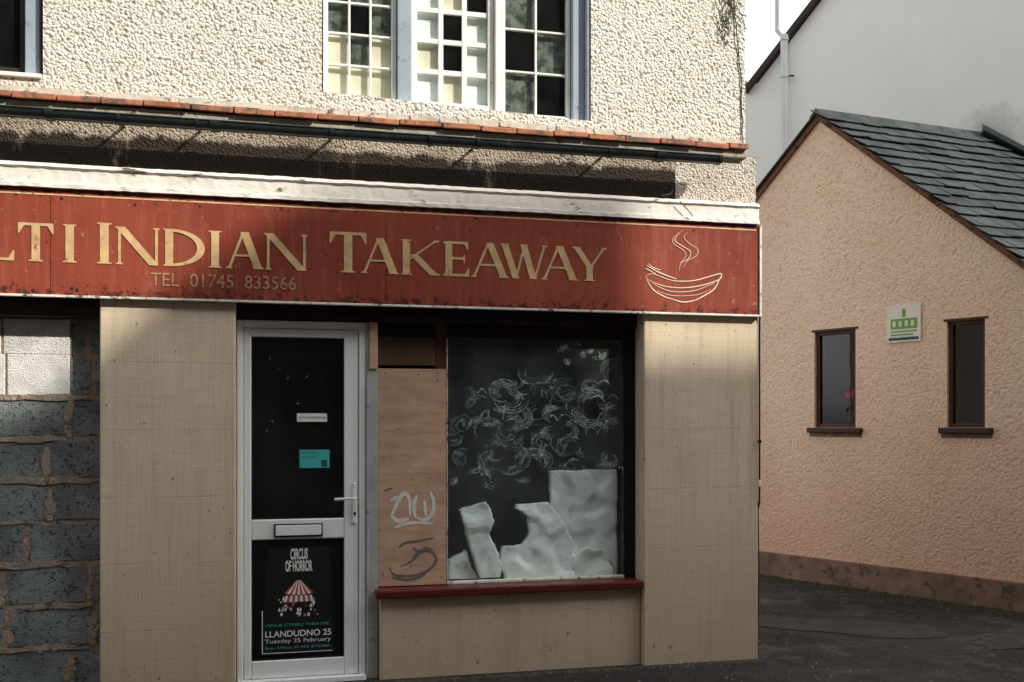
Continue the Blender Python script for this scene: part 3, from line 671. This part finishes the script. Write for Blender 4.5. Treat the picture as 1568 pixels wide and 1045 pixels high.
def stem(name,p,n,dx,dz_,r,j=.02):
    pts=[Vector(p)]
    for i in range(n): q=pts[-1]+Vector((dx+random.uniform(-j,j),random.uniform(-.004,.004),dz_+random.uniform(-j,j)*.6)); q.y=min(q.y,DU-.004); pts.append(q)
    tube(name,pts,r,M_twig,cl); return pts
al=[]
for i in range(7):
    px=random.uniform(1100,1132); al+=stem('twig_%d'%i,(X(px,DU),DU-.01,4.45-random.uniform(0,.2)),14,random.uniform(-.003,.004),-.025 if i<5 else -.012,.0022,.022)
al2=stem('main_stem',(X(1122,DU),DU-.008,4.3),26,.001,-.038,.0035,.008)
mb=MB()
for p in al:
    if random.random()<.6:
        a=random.uniform(0,6.3); r=random.uniform(.008,.02); c=p+Vector((random.uniform(-.02,.02),-.006,random.uniform(-.02,.02)))
        mb.add([c+Vector((r*math.cos(a),random.uniform(-.006,.002),r*math.sin(a))),c+Vector((-.4*r*math.sin(a),0,.4*r*math.cos(a))),c-Vector((r*math.cos(a),0,r*math.sin(a))),c+Vector((.4*r*math.sin(a),0,-.4*r*math.cos(a)))],[(0,1,2,3)])
mb.out('leaves',M_leafm,cl,0,False)

# ================================================================ COTTAGE (gable wall)
cot=empty('rendered_cottage')
P0=Vector((4.74,9.07,0)); d=Vector((.4195,-.9078,0)); nin=Vector((.9078,.4195,0))
def gs(px): k=K(px); return (k*P0.y-P0.x)/(d.x-k*d.y)
def gz(px,py): p=P0+d*gs(px); return CH+(HZ-py)*(sT*p.x+cT*p.y)/F
def g3(s,z,n): q=P0+d*s+nin*n; return (q.x,q.y,z)
sA=gs(1255); zA=gz(1255,180); sl=.865
sR=sA+2.65; sL_=sA-2.65; zE=zA-2.65*sl
r=Vector((.9905,.138,0))
w1=(gs(1247),gs(1310),gz(1247,655),gz(1280,506)); w2=(gs(1450),gs(1508),gz(1480,655),gz(1480,490))
hol=[rect(w1[0],w1[1],w1[2],w1[3]),rect(w2[0],w2[1],w2[2],w2[3])]
wall('gable_wall',[(sL_,0),(sR,0),(sR,zE),(sA,zA),(sL_,zE)],hol,g3,M_gable,cot,.09)
def gbox(mb,s0,s1,n0,n1,z0,z1): mb.add([g3(s0,z0,n0),g3(s1,z0,n0),g3(s1,z1,n0),g3(s0,z1,n0),g3(s0,z0,n1),g3(s1,z0,n1),g3(s1,z1,n1),g3(s0,z1,n1)],BF)
for i,w in enumerate((w1,w2)):
    mb=MB(); f=.035; s0,s1,z0,z1=w
    gbox(mb,s0+.001,s0+f,.03,.08,z0,z1); gbox(mb,s1-f,s1-.001,.03,.08,z0,z1); gbox(mb,s0+f,s1-f,.03,.08,z0,z0+f); gbox(mb,s0+f,s1-f,.03,.08,z1-f,z1)
    gbox(mb,s0-.03,s1+.03,-.004,.001,z1-.004,z1+.018)
    mb.out('window_frame_%d'%(i+1),M_brown,cot,.004)
    mb=MB(); gbox(mb,s0+f,s1-f,.055,.06,z0+f,z1-f); mb.out('window_glass_%d'%(i+1),M_glass,cot)
    mb=MB(); gbox(mb,s0-.1,s1+.12,.35,.36,z0-.1,z1+.1); mb.out('window_dark_%d'%(i+1),M_dark,cot)
    mb=MB(); gbox(mb,s0-.06,s1+.07,-.045,.03,z0-.05,z0-.002); mb.out('window_sill_%d'%(i+1),M_wood_dk,cot,.008)
    mb=MB(); gbox(mb,s0-.05,s1+.06,-.012,-.001,z0-.085,z0-.052); mb.out('sill_bed_%d'%(i+1),M_plinth,cot,.01)
mb=MB(); gbox(mb,sL_,sR+.02,-.025,-.001,-.05,.24); mb.out('plinth',M_plinth,cot,.008)
def body(s,z,k): q=P0+d*s+nin*.09+r*k; return (q.x,q.y,z)
L=3.6
mk('side_walls',[body(sR,0,0),body(sR,zE,0),body(sR,zE,L),body(sR,0,L),body(sL_,0,0),body(sL_,zE,0),body(sL_,zE,L),body(sL_,0,L)],[(0,1,2,3),(4,5,6,7),(3,2,6,7)],M_gable,cot)
A=P0+d*sA+Vector((0,0,zA+.03)); vdir=Vector((d.x,d.y,-sl)); vl=vdir.length; v=vdir/vl; nrm=r.cross(v); nrm.normalize()
if nrm.z<0: nrm=-nrm
mk('roof_deck',[A-r*.0,A+r*L,A+r*L+v*3.6,A+v*3.6],[(0,1,2,3)],M_wood_dk,cot)
vL=Vector((-d.x,-d.y,-sl)).normalized()
mk('roof_deck_rear',[A,A+r*L,A+r*L+vL*3.6,A+vL*3.6],[(0,1,2,3)],M_slate,cot)
mb=MB(); ex=.165; 
for i in range(22):
    o_=(-.07+random.uniform(-.018,.018)); u=o_-(.11 if i%2 else 0)
    while u<L:
        w=.215+random.uniform(-.014,.014); ua=max(u,o_); ub=u+w-.006
        if ub-ua>.04:
            j=random.uniform(-.012,.012); t=random.uniform(0,.011); sk=random.uniform(-.012,.012)
            a=A+v*(i*ex-.03)+nrm*(.004); e=ex*1.35+j
            q=[a+r*ua+v*e+nrm*(.026+t),a+r*ub+v*(e+sk)+nrm*(.026+t),a+r*ub+nrm*.003,a+r*ua+nrm*.003]
            q2=[p+nrm*.009 for p in q]
            mb.add(q+q2,[(0,1,2,3),(4,7,6,5),(0,4,5,1),(1,5,6,2),(2,6,7,3),(3,7,4,0)])
        u+=w
mb.out('roof_slates',M_slate,cot)
mb=MB(); u=-.05
while u<L-.3:
    p=A+r*u+Vector((0,0,.03)); q=A+r*(u+.29)+Vector((0,0,.03)); a1=v*.09; a2=vL*.09; up=Vector((0,0,.02))
    mb.add([p+a1,p+up,p+a2,q+a1,q+up,q+a2,],[(0,1,4,3),(1,2,5,4),(0,1,2),(3,4,5)]); u+=.3
mb.out('ridge_tiles',M_slate,cot,0)
def verge(name,vv,L_,mat,h0,h1,n0,n1):
    mb=MB(); a=A-Vector((0,0,.0)); b=a+vv*L_; N=Vector((0,0,1)); off0=nin*n0; off1=nin*n1
    mb.add([a+off0+N*h0,b+off0+N*h0,b+off0+N*h1,a+off0+N*h1,a+off1+N*h0,b+off1+N*h0,b+off1+N*h1,a+off1+N*h1],BF); mb.out(name,mat,cot,.003)
M_vm=simple('verge_mortar',(.22,.11,.065),.9,.5,9,.9,30,.01,(.05,.03,.02),.52)
verge('verge_mortar_right',v,3.6,M_vm,-.065,-.004,-.03,.02); verge('verge_mortar_left',vL,3.6,M_vm,-.065,-.004,-.03,.02)
verge('verge_slate_left',vL,3.6,M_slate,.0,.022,-.06,.2)
no=empty('wall_notice'); s0,s1=gs(1359),gs(1411); z0,z1=gz(1385,524),gz(1385,468)
def gboxo(name,s0,s1,n0,n1,z0,z1,mat,par,bev=0): mb=MB(); gbox(mb,s0,s1,n0,n1,z0,z1); return mb.out(name,mat,par,bev)
gboxo('board',s0,s1,-.014,-.002,z0,z1,M_yel,no,.002)
H=z1-z0; W_=s1-s0
gboxo('green_panel',s0+.12*W_,s1-.1*W_,-.0155,-.0145,z0+.36*H,z0+.64*H,M_green,no)
for k in range(4): gboxo('line_%d'%k,s0+(.18+.18*k)*W_,s0+(.27+.18*k)*W_,-.017,-.016,z0+.42*H,z0+.58*H,M_inkw,no)
gboxo('arrow',s0+.46*W_,s0+.56*W_,-.0155,-.0145,z0+.68*H,z0+.9*H,M_green,no)
for k in range(2): gboxo('text_line_%d'%k,s0+.12*W_,s1-(.12+.1*k)*W_,-.0155,-.0145,z0+(.27-.09*k)*H,z0+(.31-.09*k)*H,M_green,no)
gboxo('base_strip',s0+.06*W_,s1-.06*W_,-.0155,-.0145,z0+.05*H,z0+.13*H,M_inkt,no)
fl=empty('potted_flower'); fc=Vector(g3(gs(1296),gz(1296,604),.13))
tube('stem',[fc-Vector((0,0,.32)),fc-Vector((.01,0,.15)),fc],.005,M_leafm,fl)
mb=MB()
for i in range(34):
    c=fc+Vector((random.gauss(0,.03),random.gauss(0,.012),random.gauss(0,.018))); a=random.uniform(0,6.3); e1=Vector((math.cos(a),.3,math.sin(a)))*.018; e2=Vector((-math.sin(a),.3,math.cos(a)))*.014
    mb.add([c+e1,c+e2,c-e1,c-e2],[(0,1,2,3)])
mb.out('petals',simple('red_petal',(.75,.04,.10),.6),fl,0,False)
mb=MB(); 
for i in range(16):
    c=fc+Vector((random.gauss(0,.03),random.gauss(0,.02),-.08-random.uniform(0,.18))); a=random.uniform(0,6.3); e1=Vector((math.cos(a),.3,math.sin(a)))*.03; e2=Vector((-math.sin(a),.3,math.cos(a)))*.018
    mb.add([c+e1,c+e2,c-e1,c-e2],[(0,1,2,3)])
mb.out('foliage',M_leafm,fl,0,False)
cyl=[];N=12
for zz,rr in ((-.40,.03),(-.30,.045)):
    cyl+=[fc+Vector((rr*math.cos(6.2832*i/N),rr*math.sin(6.2832*i/N),zz)) for i in range(N)]
mk('pot',cyl,[(i,(i+1)%N,N+(i+1)%N,N+i) for i in range(N)]+[tuple(range(N))],M_tile,fl)

# ================================================================ WHITE BUILDING behind
wb=empty('white_building')
B0=Vector((7.05,8.71,0)); e=Vector((-.7317,.6816,0)); ni=Vector((.6816,.7317,0))
def w3(t,z,n): q=B0+e*t+ni*n; return (q.x,q.y,z)
te=2.30; ze=5.42; pk=-1.5; zp=ze+(te-pk)*1.12
wall('front_wall',[(5,0),(5,5.36),(te,ze-.06),(pk,zp-.06),(-5.3,zp-.06-3.8*1.12),(-5.3,0)],[],w3,M_whitewall,wb,.3)
mk('roof',[w3(te+.12,ze-.12,-.05),w3(pk,zp,-.05),w3(pk,zp,6),w3(te+.12,ze-.12,6),w3(-5.4,zp-3.9*1.12,-.05),w3(-5.4,zp-3.9*1.12,6)],[(0,1,2,3),(1,4,5,2)],M_slate,wb)
mk('side_body',[w3(5,0,.3),w3(5,5.36,.3),w3(5,5.36,6),w3(5,0,6),w3(-5.3,0,.3),w3(-5.3,5.3,.3),w3(-5.3,5.3,6),w3(-5.3,0,6)],[(0,1,2,3),(4,5,6,7)],M_whitewall,wb)
def wq(name,pts,n0,n1,mat): 
    k=len(pts); mk(name,[w3(a,b,n0) for a,b in pts]+[w3(a,b,n1) for a,b in pts],[tuple(range(k)),tuple(range(2*k-1,k-1,-1))]+[(i,(i+1)%k,k+(i+1)%k,k+i) for i in range(k)],mat,wb)
wq('verge_board',[(te+.12,ze-.17),(pk,zp-.05),(pk,zp+.03),(te+.12,ze-.09)],-.08,-.001,M_wood_dk)
wq('eaves_cap',[(5,5.36),(te+.13,5.36),(te+.13,5.40),(5,5.40)],-.05,.3,M_lead)
def wt(px): k=K(px); return (B0.x-k*B0.y)/(k*e.y-e.x)
def wz_(px,py): q=B0+e*wt(px); return CH+(HZ-py)*(sT*q.x+cT*q.y)/F
t1=wt(1203); t2=wt(1193)
dp=empty('white_downpipe')
tube('pipe',[w3(t1,0,-.07),w3(t1,wz_(1203,62),-.07)],.04,M_pipe,dp)
tube('vent_pipe',[w3(t1,wz_(1203,62),-.07),w3(t2,wz_(1203,50),-.09),w3(t2,7.6,-.09)],.025,M_pipe,dp)
tube('collar',[w3(t1,wz_(1203,58),-.07),w3(t1,wz_(1203,66),-.07)],.05,M_pipe,dp)
for i,py in enumerate((120,240)): tube('clip_%d'%i,[w3(t1,wz_(1203,py)-.02,-.07),w3(t1,wz_(1203,py)+.02,-.07)],.048,M_pipe,dp); 
tube('clip_pin',[w3(t1,wz_(1203,120),-.07),w3(t1-.1,wz_(1203,120),-.03)],.01,M_black,dp)
mb=MB(); pa=A+r*2.03+Vector((0,0,.03)); pb=A+r*2.181+v*(.306*vl)+Vector((0,0,.02)); dr=(pb-pa); 
pc=pa+dr*5; up=Vector((0,0,.10)); out_=(-ni)*.12
mb.add([pa-ni*.012,pc-ni*.012,pc+up-ni*.012,pa+up-ni*.012,pa+out_+nrm*.02,pc+out_+nrm*.02],[(0,1,2,3),(4,5,1,0)]); mb.out('lead_flashing',M_lead,cot,0)

# ================================================================ GROUND
mk('ground',[(-200,-200,0),(200,-200,0),(200,200,0),(-200,200,0)],[(0,1,2,3)],M_asph)
def blob(name,cx,cy,rx,ry,z,mat,n=46,j=.12,rot=0):
    vs=[]; ph=[random.uniform(0,6.3) for _ in range(4)]
    for i in range(n):
        a=6.2832*i/n; k=1+.16*math.sin(2*a+ph[0])+.1*math.sin(3*a+ph[1])+.07*math.sin(7*a+ph[2])+random.uniform(-.04,.04); x_=rx*k*math.cos(a); y_=ry*k*math.sin(a); vs.append((cx+x_*math.cos(rot)-y_*math.sin(rot),cy+x_*math.sin(rot)+y_*math.cos(rot),z))
    return mk(name,vs,[tuple(range(n))],mat)
blob('asphalt_patch',4.1,6.6,.7,.34,.004,M_patch,rot=-.6); blob('asphalt_patch.001',5.1,5.9,.5,.22,.004,M_patch,rot=.3)
def debris(name,gen,n,mat,r0,r1):
    mb=MB()
    for i in range(n):
        c=Vector(gen()); rr=random.uniform(r0,r1); P=[]
        for k in range(6): a=k*math.pi/3+random.uniform(-.3,.3); P.append(c+Vector((rr*math.cos(a),rr*math.sin(a),0)))
        P.append(c+Vector((0,0,rr*random.uniform(.5,.9)))); mb.add(P,[(k,(k+1)%6,6) for k in range(6)])
    mb.out(name,mat)
def g1():
    s=random.uniform(-.2,3.4); q=P0+d*s-nin*(.03+abs(random.gauss(0,.10))); return (q.x,q.y,.0)
debris('moss',g1,1800,simple('moss_dirt',(.035,.04,.02),.95,.5,20),.006,.026)
debris('gravel',lambda:(random.uniform(1,6),random.uniform(3.5,8.5),0.0),1600,simple('grit',(.16,.15,.14),.9,.5,20),.002,.010)
debris('wall_foot_dirt',lambda:(random.uniform(.6,3.03),5.80-abs(random.gauss(0,.03)) ,0.0),600,simple('foot_dirt',(.06,.055,.04),.95,.5,20),.004,.016)

# ================================================================ buildings across the street (tall one throws the shop-front shadow; terrace added to cut sky light)
sv=Vector((.62,-.55,.56)).normalized()
opp=empty('tall_street_building')
yO=-6.2; tt=(DF-yO)/(-sv.y); dX=sv.x*tt; dZ=sv.z*tt
def q(px,py): return (X(px)+dX,Z(px,py)+dZ)
low=q(1160,545)[1]; lowL=q(60,640)[1]
prof_=[(q(-700,600)[0],0),(38,0),(38,low),(q(972,545)[0],low),(q(958,300)[0],q(958,300)[1]),(q(470,305)[0],q(470,305)[1]),(q(245,455)[0],q(245,455)[1]),(q(150,560)[0],lowL+.12),(q(-700,600)[0],lowL)]
k=len(prof_); y2=yO-.6
mk('parapet_wall',[(a,yO,b) for a,b in prof_]+[(a,y2,b) for a,b in prof_],[tuple(range(k)),tuple(range(2*k-1,k-1,-1))]+[(i,(i+1)%k,k+(i+1)%k,k+i) for i in range(k)],M_opp2,opp)
box('rear_block',prof_[0][0]+.2,37.8,y2-9,y2-.01,0,lowL-1.0,M_opp2,opp,0)
mb=MB()
for j in range(4):
    for i in range(12):
        xa=prof_[0][0]+1.2+i*2.2
        if xa<36: mb.box(xa,xa+1,yO-.03,yO+.03,1+j*3.1,2.7+j*3.1)
mb.out('windows',M_black,opp)
ter=empty('added_terrace_row'); x0t=-26; yT=-4.6; x1t=min(8.4,prof_[0][0]-.1); hT=12.8  # unseen row added to block sky light from the shop front
box('front_wall',x0t,x1t,yT-.2,yT-.01,0,hT,M_opp,ter,0)
mk('roof',[(x0t,yT+.1,hT-.1),(x1t,yT+.1,hT-.1),(x1t,yT-4,hT+2.6),(x0t,yT-4,hT+2.6),(x0t,yT-8,hT-.1),(x1t,yT-8,hT-.1)],[(0,1,2,3),(3,2,5,4),(0,3,4),(1,5,2)],M_roofg,ter)
mb=MB(); mc=MB()
for j in range(4):
    for i in range(16):
        xa=x0t+1+i*2.1
        if xa<x1t-1.2: mb.box(xa,xa+.9,yT-.03,yT+.02,.9+j*3.1,2.5+j*3.1)
for i in range(5): mc.box(x0t+2+i*5.2,x0t+3+i*5.2,yT-4.4,yT-3.7,hT+2,hT+3.6)
mb.out('windows',M_black,ter); mc.out('chimneys',M_opp,ter)

# ================================================================ light, sky, camera
w=bpy.data.worlds.new('World'); S.world=w; w.use_nodes=True; nt=w.node_tree; bg=nt.nodes['Background']
sky=nt.nodes.new('ShaderNodeTexSky'); sky.sky_type='NISHITA'; sky.sun_disc=False
el=math.asin(sv.z); sky.sun_elevation=el; sky.sun_rotation=math.atan2(sv.x,sv.y); sky.dust_density=1.6; sky.air_density=1.2; sky.ozone_density=1
hs=nt.nodes.new('ShaderNodeHueSaturation'); hs.inputs['Saturation'].default_value=.10; hs.inputs['Value'].default_value=2.5
nt.links.new(sky.outputs[0],hs.inputs['Color']); nt.links.new(hs.outputs[0],bg.inputs[0]); bg.inputs[1].default_value=.15
su=bpy.data.lights.new('sun','SUN'); su.energy=5; su.angle=math.radians(.6); su.color=(1,.935,.83)
so=bpy.data.objects.new('sun',su); S.collection.objects.link(so); so.rotation_euler=sv.to_track_quat('Z','Y').to_euler(); so.location=(10,-10,12)
cam=bpy.data.cameras.new('camera'); cam.lens=35; cam.sensor_width=36; cam.shift_y=(HZ-522.5)/1568; cam.clip_end=600
c=bpy.data.objects.new('camera',cam); S.collection.objects.link(c); c.location=(0,0,CH); c.rotation_euler=(math.pi/2,0,-TH); S.camera=c
